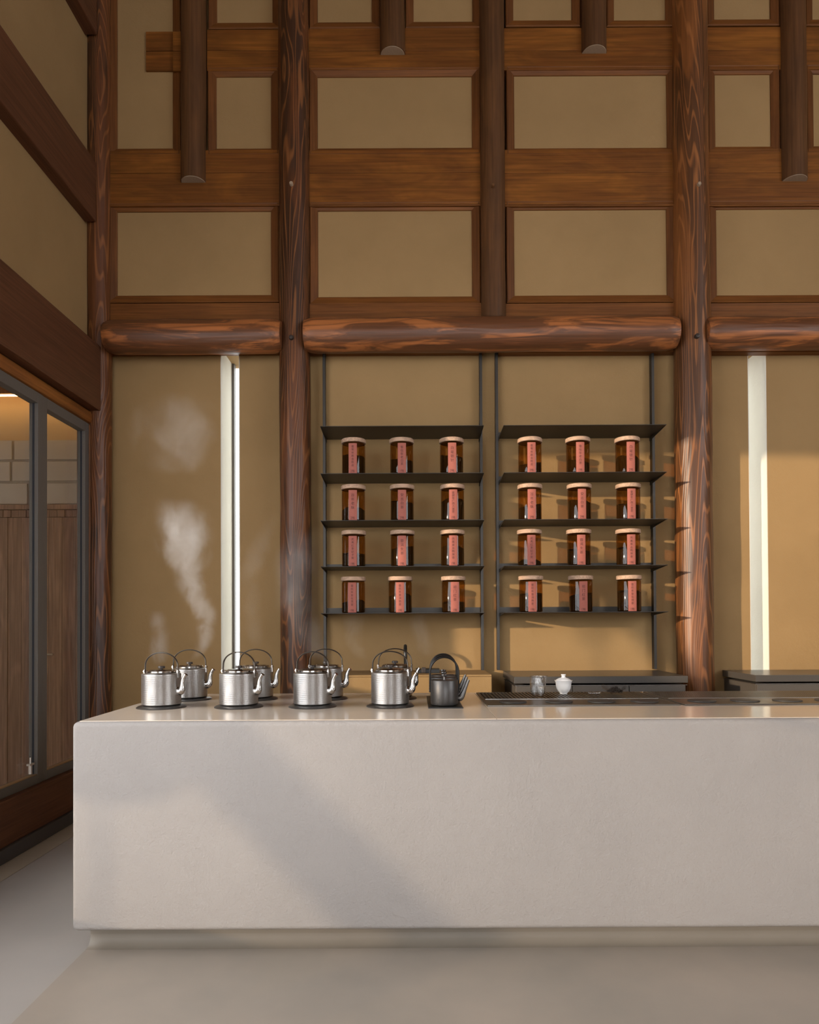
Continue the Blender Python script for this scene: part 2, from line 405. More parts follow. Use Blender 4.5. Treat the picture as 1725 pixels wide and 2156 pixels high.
# posts ---------------------------------------------------------------
def clamp(bm, y):
    for v in bm.verts: v.co.y = min(v.co.y, y)
    return bm
def post(name, px, r, z0, z1, m_, label, D=5.2, seed=1, py=700):
    X = PX(px, D, py); r2 = r
    o = obj(name, clamp(log(z1 - z0, r, seed=seed, r2=r2), .098), m_, smooth=50, loc=(X, D, z0))
    tag(o, label, 'post'); return o
TZ = 7.28
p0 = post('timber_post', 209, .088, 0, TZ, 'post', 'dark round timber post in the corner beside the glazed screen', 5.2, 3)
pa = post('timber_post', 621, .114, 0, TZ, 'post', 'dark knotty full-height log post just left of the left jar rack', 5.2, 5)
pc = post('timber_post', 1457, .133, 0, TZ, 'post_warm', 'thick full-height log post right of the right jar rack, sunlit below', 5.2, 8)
pb = post('timber_post', 1037, .092, PZ(672, 5.15), TZ, 'kpost', 'slimmer round post standing on the middle of the long log beam', 5.2, 9, 350)
for x, yb, lb in ((408, 384, 'short hanging post left of the knotty log post, pale cut end low'), (827, 115, 'short hanging post above the left jar rack, pale cut end'),
                  (1251, 112, 'short hanging post above the right jar rack, pale cut end'), (1669, 382, 'short hanging post at the right edge of the view, pale cut end')):
    z0 = PZ(yb, 5.19, min(x, 1500)); X = PX(x, 5.2, 150)
    o = obj('hanging_post', log(TZ - z0, .094, seed=x), 'kpost', smooth=50, loc=(X, 5.2, z0)); tag(o, lb, 'post', 'short hanging posts of the back wall')
    obj('cut_end', lathe([(.0, -.003), (.088, -.003), (.09, -.001), (.09, .001)], 40), 'endgrain', o)
def peg(o, px, py, D, r=.014, m_='endgrain', n='peg'):
    X, Z = P(px, py, D)
    bm = lathe([(0, -.02), (r, -.02), (r, .02), (r * .8, .026), (0, .028)], 16)
    bmesh.ops.rotate(bm, verts=bm.verts, matrix=Matrix.Rotation(pi / 2, 3, 'X'))
    bmesh.ops.translate(bm, verts=bm.verts, vec=Vector((X, D, Z)) - o.location)
    obj(n, bm, m_, o, smooth=40)
peg(pa, 614, 389, 5.088); peg(pb, 1038, 393, 5.11, .012, 'kpost'); peg(pc, 1471, 390, 5.07)
peg(pa, 614, 712, 5.088, .017, 'knob'); peg(pc, 1467, 709, 5.07, .018, 'knob')

# log beams -----------------------------------------------------------
for x0, x1, yc, r, lb, sd in ((219, 592, 707, .122, 'short log beam between the corner post and the knotty log post', 21),
                              (641, 1432, 705, .124, 'long round log beam running above both jar racks', 22),
                              (1493, 2000, 706, .118, 'log beam at right, above the slot with bright pale reveal', 23)):
    D = 5.13; X0, X1 = PX(x0, D - .05), PX(x1, D - .05)
    z = PZ(yc, D, 872)
    o = obj('log_beam', log(X1 - X0, r, 'X', pinch=.08, seed=sd, rows=90), 'log', smooth=50, loc=(X0, D, z))
    o['label'] = lb; o['category'] = 'beam'

# left wall beams -------------------------------------------------------
XB = -2.285
def side_beam(z0, z1, x1, y1, lb, y0=-7.9, mould=None, xin=XL - .02):
    o = obj('side_beam', B(xin, x1, y0, y1, z0, z1, bev=.008), 'ybeam'); tag(o, lb, 'beam', 'beams along the left wall')
    if mould: obj('moulding', B(xin, x1 + .018, y0, y1 - .005, z0 - .004, z0 + mould, bev=.006), 'ybeam', o)
side_beam(2.896, 3.372, XB, 5.19, 'deep dark beam over the glazed screen on the left wall', y0=3.64)
side_beam(4.275, 4.71, -2.305, 5.10, 'dark beam halfway up the left wall')
side_beam(5.655, 6.02, -2.30, 5.10, 'dark beam at the top left corner of the view')
# lintel, jamb, sill panel, skirting
li = obj('lintel', B(-2.45, -2.345, 3.64, 5.19, 2.80, 2.895, bev=.03), 'lintel', wl, smooth=40)
jb = obj('jamb', B(-2.46, -2.355, 5.115, 5.29, 0, 2.80, bev=.012), 'rail_v', wl)
dk = obj('sill_board', B(-2.46, -2.32, -3.2, 5.16, .08, .341, bev=.006), 'ybeam', wl)
sk = tag(obj('baseboard_left', B(-2.46, -2.300, -3.2, 5.19, 0, .08, bev=.003), 'skirt'), kind='structure')
# unseen board added to the left wall, cut to shape the sun patch
edge = [(3.66, 0), (3.66, 1.35), (3.6, 2.05), (3.5, 2.30), (3.26, 2.55), (3.24, 3.22), (2.46, 3.47), (1.75, 3.67), (1.0, 3.78), (-2.2, 3.80)]
def outer(p): return (3.78, p[1]) if p[1] < 3.2 else (p[0], 3.87)
bm = bmesh.new()
for p, q in zip(edge, edge[1:]):
    P4 = [p, q, outer(q), outer(p)]
    if p[1] < 3.2 <= q[1]: P4 = [p, q, (3.24, 3.87), (3.78, 3.87), (3.78, p[1])]
    va = [bm.verts.new((-2.45, y_, z_)) for y_, z_ in P4]; vb = [bm.verts.new((-2.39, y_, z_)) for y_, z_ in P4]
    bm.faces.new(va); bm.faces.new(vb[::-1])
    for k in range(len(P4)): bm.faces.new((va[k], va[(k + 1) % len(P4)], vb[(k + 1) % len(P4)], vb[k]))
obj('sun_edge_board', bm, 'ybeam', wl)
# unseen frosted pane, added to dim the sun on the counter
win = tag(empty('window_3', (-2.44, 0, .34)), kind='structure')
obj('pane', B(-.004, .004, -2.15, 2.52, 0, 1.38), 'frosted', win)
obj('window_frame', B(-.025, .025, -2.15, 2.52, 1.38, 1.41), 'frame', win)
obj('floor_shade_board', B(-.025, .025, 2.55, 3.72, -.34, .95), 'ybeam', win)  # unseen board added to darken the floor by the left wall

# glazed screens ----------------------------------------------------------
def screen(name, y0, y1, xf, label):
    e = empty(name, (xf, y0, .341)); e['kind'] = 'structure'
    z1 = 2.80 - .341; Lh = y1 - y0
    for (a, b) in ((0, .055), (Lh - .06, Lh)):
        obj('stile', B(-.055, 0, a, b, 0, z1, bev=.002), 'frame', e)
    obj('top_rail', B(-.055, 0, .055, Lh - .06, z1 - .068, z1, bev=.002), 'frame', e)
    obj('bottom_rail', B(-.055, 0, .055, Lh - .06, 0, .058, bev=.002), 'frame', e)
    obj('seal', B(-.034, -.022, Lh - .0625, Lh - .0595, .058, z1 - .068), 'seal', e)
    obj('bead', B(-.038, -.003, .055, Lh - .06, .058, .0615), 'brass', e)
    obj('pane', B(-.045, -.039, .050, Lh - .055, .055, z1 - .066), 'pane', e)
    return e
d1 = screen('door_1', 3.78, 4.47, -2.362, '')
d2 = screen('door_2', 4.475, 5.112, -2.366, '')
bm = tube([(-.012, .57, .075), (-.012, .57, .14)], .011, 12); tube([(-.012, .57, .14), (-.012, .57, .175)], .005, 8, bm)
box(bm, -.022, .0, .545, .595, .128, .140)
obj('bolt', bm, 'pale_bolt', d1, smooth=40)

# ------------------------------------------------------------------ porch behind the screens
ND = 5.85
wp = tag(empty('wall_porch', (-3.7, ND, 0)), kind='structure')
def pw(nm, mt, x0, x1, y0, y1, z0, z1, bev=0, par=None): return obj(nm, B(x0 + 3.7, x1 + 3.7, y0 - ND, y1 - ND, z0, z1, bev=bev), mt, par or wp)
pw('masonry', 'ochre2', -5.4, -2.62, ND + .03, ND + .25, 0, 3.6)
pz = lambda yy: PZ(yy, ND, 80)
pw('grout', 'grout', -5.4, -2.62, ND + .012, ND + .03, pz(1066), pz(926))
for ya, yb, off in ((928, 967, 25), (972, 1012, 21), (1018, 1061, 57)):
    x = PX(off, ND) - 5 * .565 + .02
    while x < -2.63:
        pw('tile', 'stone', max(x, -5.4), min(x + .545, -2.62), ND - random.uniform(0, .003), ND + .015, pz(yb), pz(ya), bev=.002); x += .565
pw('moulding', 'cladding', -5.4, -2.62, ND - .02, ND + .02, pz(1073), pz(1063), bev=.004)
x = -5.4
while x < -2.7:
    wd = .064; pw('block', 'cladding', x, x + wd - .003, ND - .012 + random.uniform(0, .008), ND + .02, pz(1089), pz(1074), bev=.002); x += wd
x = PX(18, ND) - 24 * .1135
while x < -2.65:
    pw('plank', 'cladding', x + .001, x + .1125, ND - .01 - random.uniform(0, .003), ND + .02, 0, pz(1090), bev=.0015); x += .1135
hx, hz = P(104, 1377, ND)
bm = tube([(hx + 3.7 - .03, -.02, hz), (hx + 3.7 - .03, -.06, hz)], .008, 10); tube([(hx + 3.7 - .035, -.06, hz), (hx + 3.7 + .06, -.06, hz)], .009, 10, bm)
obj('lever_handle', bm, 'chrome', wp, smooth=40)
pc_ = tag(obj('ceiling_porch', B(-5.4, -2.6, 3.4, ND + .2, 3.45, 3.55), 'cladding'), kind='structure')
tag(obj('trim_1', B(-5.4, -2.62, ND - .16, ND - .13, pz(841), 3.45), 'lintel'), kind='structure')
ld = obj('light_strip', B(-5.38, -2.64, ND - .125, ND - .105, pz(843), pz(839)), 'led'); tag(ld, 'glowing amber light strip above the tiled porch wall', 'light')
tag(obj('wall_sun_block_side', B(-5.6, -5.4, 3.5, 4.85, 0, 3.6), 'ochre2'), kind='structure')  # unseen wall added to keep the sun off the tiled porch wall
tag(obj('wall_sun_block_front', B(-5.6, -2.62, 3.4, 3.52, 0, 3.6), 'ochre2'), kind='structure')  # unseen wall added to stop sun crossing the porch into the left bay

# an unseen slanted prop added outside the left openings to shade the bar front
def back_trace(X, Y, Z, XP):
    t = (X - XP) / SD.x; return Vector((XP, Y - SD.y * t, Z - SD.z * t))
def on_counter(px, py): 
    X, Z = P(px, py, 2.84); return X, 2.84, Z
a = back_trace(*on_counter(385, 1500), -5.2); b = back_trace(*on_counter(870, 1990), -5.2)
d_ = (b - a).normalized()
o = obj('added_shadow_bar', tube([a - d_ * 1.6, b + d_ * .9], .125, 12), 'ybeam'); tag(o, 'unseen slanted prop outside the left openings', 'occluder')

LQ = back_trace(*on_counter(215, 1590), -5.0)  # unseen ball on a pole, added to shade the counter's upper left
gl = empty('added_shadow_ball', (LQ.x, LQ.y, -.004), label='unseen round lamp on a thin pole outside the left openings', cat='blocker')
obj('pole', lathe([(0, 0), (.09, 0), (.09, .02), (.012, .03), (.012, LQ.z - .17), (0, LQ.z - .17)], 16), 'steel', gl)
obj('ball', lathe([(0, LQ.z - .19)] + [(.20 * sin(a), LQ.z - .19 * cos(a)) for a in [pi * k / 14 for k in range(1, 14)]] + [(0, LQ.z + .19)], 24), 'porcelain', gl, smooth=60)

# ------------------------------------------------------------------ bar counter
CT = .946
bar = empty('bar_counter', (.9, 3.38, 0), label='long pale plastered bar counter with rounded edges in the foreground', cat='counter')
def bx(nm, mt, x0, x1, y0, y1, z0, z1, bev=0, seg=2, sm=None):
    bm = B(x0 - .9, x1 - .9, y0 - 3.38, y1 - 3.38, z0, z1)
    if bev: bmesh.ops.bevel(bm, geom=list(bm.edges), offset=bev, segments=seg, affect='EDGES', profile=.5)
    return obj(nm, bm, mt, bar, smooth=sm)
bx('body', 'counter', -1.385, 3.6, 2.84, 3.94, .102, .9425, .021, 5, 60)
bx('plinth', 'plinth', -1.357, 3.55, 2.95, 3.88, 0, .102)
bm = bmesh.new()
pr = [(2.95 - .045 + .045 * sin(a), .045 - .045 * cos(a)) for a in [pi / 2 * k / 6 for k in range(7)]] + [(2.951, .0)]
ra = [bm.verts.new((-1.357 - .9, y - 3.38, z + .0008)) for y, z in pr]; rb = [bm.verts.new((3.55 - .9, y - 3.38, z + .0008)) for y, z in pr]
for k in range(len(pr)):
    j = (k + 1) % len(pr); bm.faces.new((ra[k], ra[j], rb[j], rb[k]))
bm.faces.new(ra); bm.faces.new(rb)
obj('cove', bm, 'plinth', bar, smooth=50)
for a, b, lb in ((-1.362, .333, 0), (.3345, 3.57, 0)):
    o = obj('worktop', B(a, b, 2.862, 3.925, .9428, CT, bev=.001), 'slab')
    tag(o, 'polished pale worktop slab under the kettles' if a < 0 else 'polished pale worktop slab under the drainage trays', 'worktop')

# back cabinets
e = empty('back_counter', (.1, 5.04, 0), label='low ochre plastered back counter behind the black kettles', cat='cabinet')
X0, X1 = PX(658, 4.81), PX(1033, 4.81)
obj('body', B(X0 - .1, X1 - .1, 4.81 - 5.04, WD - .004 - 5.04, 0, .965, bev=.004), 'wall', e)
obj('top', B(X0 - .1, X1 - .1, 4.81 - 5.04, WD - .004 - 5.04, .966, .979, bev=.003), 'wall', e)
def cabinet(x0, x1, D0, zt, lb, doors=2):
    cx = (x0 + x1) / 2; e = empty('back_cabinet', (cx, (D0 + WD) / 2, 0), label=lb, cat='cabinet'); c = Vector((cx, (D0 + WD) / 2, 0))
    f = lambda nm, mt, a, b, y0, y1, z0, z1, bev=.002: obj(nm, B(a - cx, b - cx, y0 - c.y, y1 - c.y, z0, z1, bev=bev), mt, e)
    f('top', 'cabtop', x0, x1, D0, WD - .004, zt - .046, zt)
    f('body', 'cab', x0 + .012, x1 - .012, D0 + .03, WD - .004, .0, zt - .060)
    f('edge_strip', 'chrome', x0 + .004, x1 - .004, D0 + .008, D0 + .012, zt - .062, zt - .0595, 0)
    f('edge_strip', 'chrome', x0 + .002, x0 + .006, D0 + .008, WD - .01, zt - .062, zt - .0595, 0)
    n = doors; wdt = (x1 - x0 - .024) / n
    for k in range(n): f('door', 'cab', x0 + .012 + k * wdt + .002, x0 + .012 + (k + 1) * wdt - .002, D0 + .010, D0 + .029, .08, zt - .064)
    return e
cabinet(PX(1080, 4.71), PX(1445, 4.71), 4.71, .971, 'dark brown back cabinet under the right jar rack', 3)
cabinet(PX(1587, 4.78), 4.6, 4.78, .968, 'dark brown back cabinet below the slot window at right', 4)

# tap and black box
X = PX(854, 5.10, 1390)
pth = [(0, 0, 0), (0, 0, .06), (0, 0, .13)] + [(0, -.075 + .075 * cos(a), .13 + .06 * sin(a)) for a in [pi * k / 10 for k in range(1, 11)]] + [(0, -.15, .11)]
bm = tube(pth, .0125, 14); lathe([(.024, 0), (.024, .012), (.018, .018)], 24, bm)
o = obj('tap', bm, 'black', smooth=50, loc=(X, 5.14, .979)); tag(o, 'black gooseneck tap on the ochre back counter', 'tap')
X0, X1 = PX(876, 5.0, 1415), PX(926, 5.0, 1415); cx = (X0 + X1) / 2
e = empty('tap_controller', (cx, 5.02, .979), label='small black control box beside the gooseneck tap', cat='box')
obj('body', B(X0 - cx, X1 - cx, -.06, .06, 0, .030, bev=.003), 'black', e)
obj('dial', B(-.045, -.015, -.075, -.045, .004, .042, bev=.003), 'knob', e)

# ------------------------------------------------------------------ jar racks
ZS = [PZ(y_, 4.94, 872) for y_ in (896, 995.5, 1094.5, 1191.5, 1290)]
def rack(x0, x1, zoff, lb):
    cx = (x0 + x1) / 2; e = empty('jar_rack', (cx, WD, .9795), label=lb, cat='shelf'); wdt = (x1 - x0) / 2
    ztop = PZ(741, 5.27)
    for sgn in (-1, 1):
        a, b = sorted((sgn * (wdt + .001), sgn * (wdt + .021)))
        obj('upright', B(a, b, -.055, -.005, 0, ztop - .9795, bev=.001), 'steel', e)
    for z in ZS:
        z = z + zoff - .9795
        sh = obj('shelf', B(-wdt, wdt, 4.94 - WD, -.006, z - .004, z, bev=.0008), 'steel', e)
        obj('back_lip', B(-wdt, wdt, -.010, -.006, z, z + .043), 'steel', sh)
        for sgn in (-1, 1):
            bm = bmesh.new(); xa = sgn * wdt; xb = sgn * (wdt - .003)
            pts = [(-.006, z - .004), (4.95 - WD, z - .004), (-.006, z - .028)]
            va = [bm.verts.new((xa, p, q)) for p, q in pts]; vb = [bm.verts.new((xb, p, q)) for p, q in pts]
            bm.faces.new(va); bm.faces.new(vb)
            for k in range(3): bm.faces.new((va[k], va[(k + 1) % 3], vb[(k + 1) % 3], vb[k]))
            obj('bracket', bm, 'steel', sh)
    return e
rack(-.655, .499, 0, 'black steel wall rack of tea jars, left of the two')
rack(.640, 1.789, 0, 'black steel wall rack of tea jars, right of the two, half sunlit')

JR, JH = .0832, .233
def jar_meshes():
    body = lathe([(0, 0), (JR - .008, 0), (JR, .008), (JR, JH - .020), (JR - .004, JH - .008), (JR - .012, JH)], 48, cap=False)
    lid = lathe([(0, 0), (JR + .002, 0), (JR + .005, .003), (JR + .005, .025), (JR + .001, .029), (0, .030)], 48)
    return body, lid
bmB, bmL = jar_meshes()
tmp_b = obj('glass_body', bmB, 'amber', smooth=40); tmp_l = obj('lid', bmL, 'lid', smooth=40)
def arc_strip(r, half, z0, z1, n=10, th=.0006):
    bm = bmesh.new(); cols = []
    for k in range(n + 1):
        a = -half + 2 * half * k / n
        cols.append([bm.verts.new((rr * sin(a), -rr * cos(a), z)) for rr in (r, r + th) for z in (z0, z1)])
    for p, q in zip(cols, cols[1:]):
        bm.faces.new((p[0], q[0], q[1], p[1])); bm.faces.new((p[2], q[2], q[3], p[3]))
        bm.faces.new((p[0], q[0], q[2], p[2])); bm.faces.new((p[1], q[1], q[3], p[3]))
    bm.faces.new([cols[0][i] for i in (0, 1, 3, 2)]); bm.faces.new([cols[-1][i] for i in (0, 1, 3, 2)])
    return bm
tmp_p = obj('paper_label', arc_strip(JR + .0004, .0295 / JR, .003, JH - .018), 'paper')
txt_cache = {}
def lettering(chars, price):
    if (chars, price) in txt_cache: return txt_cache[(chars, price)]
    n = len(chars); size = .0250 if n <= 4 else (.0215 if n <= 6 else .0192)
    pitch = {4: .029, 6: .0235, 7: .0222, 8: .0193}[n]
    mid = .135 if n <= 4 else .125; res = []
    for nm, items in (('tea_name', [(ch, size, 0, mid + pitch * (n - 1) / 2 - k * pitch) for k, ch in enumerate(chars)]), ('price', [(price, .0245, 0, .0175)])):
        verts, faces = [], []
        for s_, sz, x_, z_ in items:
            cu = bpy.data.curves.new('t', 'FONT'); cu.body = s_; cu.size = sz; cu.align_x = 'CENTER'; cu.resolution_u = 3
            ob = bpy.data.objects.new('t', cu); me = bpy.data.meshes.new_from_object(ob)
            if len(me.vertices):
                ys = [v.co.y for v in me.vertices]; ym = (min(ys) + max(ys)) / 2
                off = len(verts); r = JR + .0016
                for v in me.vertices:
                    a = (v.co.x * (.8 if s_ == price else 1) + x_) / r
                    verts.append((r * sin(a), -r * cos(a), z_ + v.co.y - ym))
                faces += [tuple(off + i for i in p.vertices) for p in me.polygons]
            bpy.data.objects.remove(ob); bpy.data.curves.remove(cu); bpy.data.meshes.remove(me)
        me = bpy.data.meshes.new(nm); me.from_pydata(verts, [], faces); me.materials.append(M['ink']); res.append((nm, me))
    txt_cache[(chars, price)] = res; return res
TXT = [[('壹零年新会陈皮', '298.'), ('零伍年老白茶', '198.'), ('白毫银针', '298.')],
       [('百年老枞', '298.'), ('安吉白茶', '298.'), ('壹肆年广西六堡茶', '198.')],
       [('武夷红茶妃子笑', '198.'), ('普洱生茶', '198.'), ('凤凰单丛鸭屎香', '198.')]]
T4 = {0: [('壹玖年安化茯茶', '198.'), ('壹玖年普洱熟茶', '198.'), ('祁门红茶', '198.')],
      1: [('壹玖年普洱熟茶', '198.'), ('祁门红茶', '198.'), ('壹玖年安化茯茶', '198.')]}
JX = {0: [(745, 846, 951), (744.5, 847, 953), (745, 847.5, 953), (744.5, 843, 955)],
      1: [(1116, 1217, 1321), (1116, 1220, 1323), (1115, 1219, 1323), (1118, 1223, 1325)]}
ROTS = {(0, 3, 0): -2, (0, 3, 2): 4, (0, 0, 1): 2}
FILL = {(1, 1, 0): .10, (1, 1, 1): .13, (1, 1, 2): .11, (1, 2, 0): .03, (1, 2, 1): .11, (1, 2, 2): .12}
rn = ['top', 'second', 'third', 'lowest']; cn = ['left', 'middle', 'right']
JD = 5.036
for u in (0, 1):
    for r_ in range(4):
        for c_ in range(3):
            X = PX(JX[u][r_][c_], JD, [955, 1053, 1150, 1250][r_])
            z = ZS[r_ + 1] + .0005
            rt = ROTS.get((u, r_, c_), random.uniform(-1.5, 1.5))
            chars, price = (TXT[r_] if r_ < 3 else T4[u])[c_]
            e = empty('tea_jar', (X, JD, z), radians(rt), label=f'amber glass tea jar, {cn[c_]} one on the {rn[r_]} jar shelf of the {"left" if u == 0 else "right"} rack', cat='jar', group='tea jars on the wall racks')
            for src, dz in ((tmp_b, 0), (tmp_l, JH - .004)):
                o = src.copy(); C.objects.link(o); o.parent = e; o.location = (0, 0, dz)
                if src is tmp_l: o.rotation_euler = (0, 0, random.uniform(0, 3))
            p = tmp_p.copy(); C.objects.link(p); p.parent = e
            for nm, me in lettering(chars, price):
                t = bpy.data.objects.new(nm, me); C.objects.link(t); t.parent = p
            h = FILL.get((u, r_, c_), random.uniform(.07, .15)); ph = random.uniform(0, 6)
            bm = bmesh.new(); rr = JR - .004; seg = 28; rings = []
            for k, (q, zz) in enumerate(((rr * .92, .004), (rr, .012), (rr, h), (rr * .75, h), (rr * .4, h))):
                ring = []
                for i in range(seg):
                    a = 2 * pi * i / seg; dz = 0
                    if k >= 2: dz = .012 * sin(a + ph) * q / rr + .004 * sin(5 * a + ph * 2) + random.uniform(-.002, .002) + (.010 * (1 - q / rr))
                    ring.append(bm.verts.new((q * cos(a), q * sin(a), zz + dz)))
                rings.append(ring)
            for p_, q_ in zip(rings, rings[1:]):
                for i in range(seg): bm.faces.new((p_[i], p_[(i + 1) % seg], q_[(i + 1) % seg], q_[i]))
            bm.faces.new(rings[0]); bm.faces.new(rings[-1])
            obj('tea_leaves', bm, 'tea', e, smooth=60)
for t_ in (tmp_b, tmp_l, tmp_p): bpy.data.objects.remove(t_)

# ------------------------------------------------------------------ silver kettles
KR = .0895; KH = .150
def make_kettle():
    e = empty('kettle', (0, 0, 0))
    prof = [(0, 0), (KR - .01, 0), (KR - .003, .003)]
    nr = 31
    for k in range(nr * 4 + 1):
        z = .006 + (KH - .012) * k / (nr * 4)
        prof.append((KR - .0007 + .0007 * sin(k * pi / 2), z))
    prof += [(KR - .003, KH - .002), (KR - .012, KH), (.066, KH + .001), (.064, KH - .001), (0, KH - .001)]
    obj('body', lathe(prof, 72), 'silver', e, smooth=75)
    lid = obj('lid', lathe([(0, 0), (.066, 0), (.068, .003), (.068, .009), (.064, .012), (.052, .0125), (.050, .0145), (.02, .016), (0, .016)], 56), 'silver_smooth', e, smooth=30, loc=(0, 0, KH + .001))
    obj('knob', lathe([(0, .014), (.006, .014), (.006, .019), (.015, .020), (.0165, .023), (.0165, .028), (.014, .031), (0, .031)], 28), 'knob', lid, smooth=40)
    pth = smoothpath([(.070, 0, .080, .016), (.091, 0, .064, .019), (.106, 0, .071, .017), (.110, 0, .092, .0125), (.112, 0, .112, .0105), (.119, 0, .130, .0080), (.129, 0, .1435, .0072)], 5)
    sp = obj('spout', tube([p[:3] for p in pth], [p[3] for p in pth], 18), 'silver_smooth', e, smooth=60)
    bm = tube([(.1275, 0, .1415), (.1300, 0, .1448)], .0095, 18); obj('spout_lip', bm, 'silver_smooth', sp, smooth=40)
    arc = [(-.088, 0, KH + .008), (-.0865, 0, KH + .028)] + [(-.0865 * cos(a), 0, KH + .030 + .065 * sin(a) ** .9) for a in [pi * k / 24 for k in range(1, 24)]] + [(.0865, 0, KH + .028), (.088, 0, KH + .008)]
    hd = obj('handle', tube(arc, 0, 10, flat=(.0031, .0056)), 'handle', e, smooth=60)
    for s_ in (-1, 1):
        bm = B(s_ * .089 - .004, s_ * .089 + .004, -.007, .007, KH - .022, KH + .014, bev=.002)
        tube([(s_ * .089, -.010, KH + .006), (s_ * .089, .010, KH + .006)], .0045, 10, bm)
        obj('handle_lug', bm, 'silver_smooth', e)
    return e
def make_stand():
    return obj('kettle_stand', lathe([(0, 0), (.112, 0), (.113, .002), (.106, .008), (.095, .010), (.090, .012), (0, .012)], 56), 'iron_edge', smooth=35)
kp = make_kettle(); kst = make_stand(); first = True
ks = [(-1.190, 3.31, -14, 'leftmost ribbed silver kettle of the front row, nearest the bar end', 'round dark stand under the leftmost front kettle'),
      (-.826, 3.31, -20, 'second ribbed silver kettle from the left in the front row', 'round dark stand under the second front kettle'),
      (-.479, 3.31, -24, 'third ribbed silver kettle from the left in the front row', 'round dark stand under the third front kettle'),
      (-.114, 3.31, -16, 'rightmost ribbed silver kettle of the front row, nearest the black kettles', 'round dark stand under the rightmost front kettle'),
      (-1.165, 3.645, -6, 'leftmost silver kettle of the back row, steam rising from it', 'round dark stand under the leftmost back kettle'),
      (-.822, 3.645, -8, 'silver kettle of the back row in front of the bright slot window', 'round dark stand under the second back kettle'),
      (-.458, 3.645, -10, 'silver kettle of the back row at the foot of the knotty post', 'round dark stand under the third back kettle'),
      (-.100, 3.645, -10, 'silver kettle of the back row half hidden by the rightmost front kettle', 'round dark stand under the rightmost back kettle')]
for i, (x, y, a, lb, lb2) in enumerate(ks):
    o = kp if i == 0 else copy_tree(kp); s_ = kst if i == 0 else copy_tree(kst)
    o.location = (x, y, CT + .0122); o.rotation_euler = (0, 0, radians(a)); s_.location = (x, y, CT)
    tag(o, lb, 'kettle', 'silver kettles on the bar'); tag(s_, lb2, 'kettle stand', 'round stands under the silver kettles')
    for ch in o.children:
        if ch.name.startswith('lid'): ch.rotation_euler = (0, 0, i * 1.3)

# ------------------------------------------------------------------ black kettles
def make_black():
    e = empty('iron_kettle', (0, 0, 0)); R_ = .0655; h = .118
    obj('body', lathe([(0, 0), (R_ - .012, 0), (R_ - .003, .004), (R_, .012), (R_, h - .003), (R_ - .002, h), (R_ - .008, h), (R_ - .009, h - .006), (0, h - .006)], 56), 'iron', e, smooth=40)
    lid = obj('lid', lathe([(0, 0), (R_ - .011, 0), (R_ - .010, .003), (R_ - .014, .0045), (0, .005)], 48), 'iron', e, smooth=40, loc=(0, 0, h - .005))
    obj('knob', lathe([(0, .005), (.006, .005), (.004, .010), (.0045, .020), (.014, .023), (.0155, .027), (.014, .031), (0, .033)], 24), 'iron_edge', lid, smooth=40)
    pth = smoothpath([(.055, 0, .030, .013), (.074, 0, .034, .0155), (.085, 0, .050, .0125), (.097, 0, .077, .0085), (.110, 0, .108, .0060), (.115, 0, .118, .0055)], 5)
    obj('spout', tube([p[:3] for p in pth], [p[3] for p in pth], 16), 'iron_edge', e, smooth=60)
    q = .067
    arc = [(-q, 0, .06), (-q, 0, .10), (-q, 0, .150)] + [(-q * cos(a), 0, .152 + .072 * sin(a)) for a in [pi * k / 20 for k in range(1, 20)]] + [(q, 0, .150), (q, 0, .10), (q, 0, .06)]
    hd = obj('handle', tube(arc, 0, 10, flat=(.0044, .0095)), 'black', e, smooth=50)
    for s_ in (-1, 1): 
        bm = tube([(s_ * (q - .004), 0, .068), (s_ * (q + .006), 0, .068)], .005, 10); obj('rivet', bm, 'chrome', hd)
    return e
bk = make_black(); PXC = PX(936, 3.30, 1460)
for i, (y, lb) in enumerate(((3.30, 'black iron kettle, front one of the row of three'), (3.46, 'black iron kettle, middle one of the row of three'), (3.62, 'black iron kettle, rear one of the row of three'))):
    o = bk if i == 0 else copy_tree(bk)
    o.location = (PXC + .004 * i, y, CT + .0052); o.rotation_euler = (0, 0, radians(-3)); tag(o, lb, 'kettle', 'black iron kettles')
o = obj('kettle_tray', B(PXC - .078, PXC + .082, 3.205, 3.71, CT, CT + .005, bev=.0015), 'black'); tag(o, 'narrow black tray under the three black kettles', 'tray')

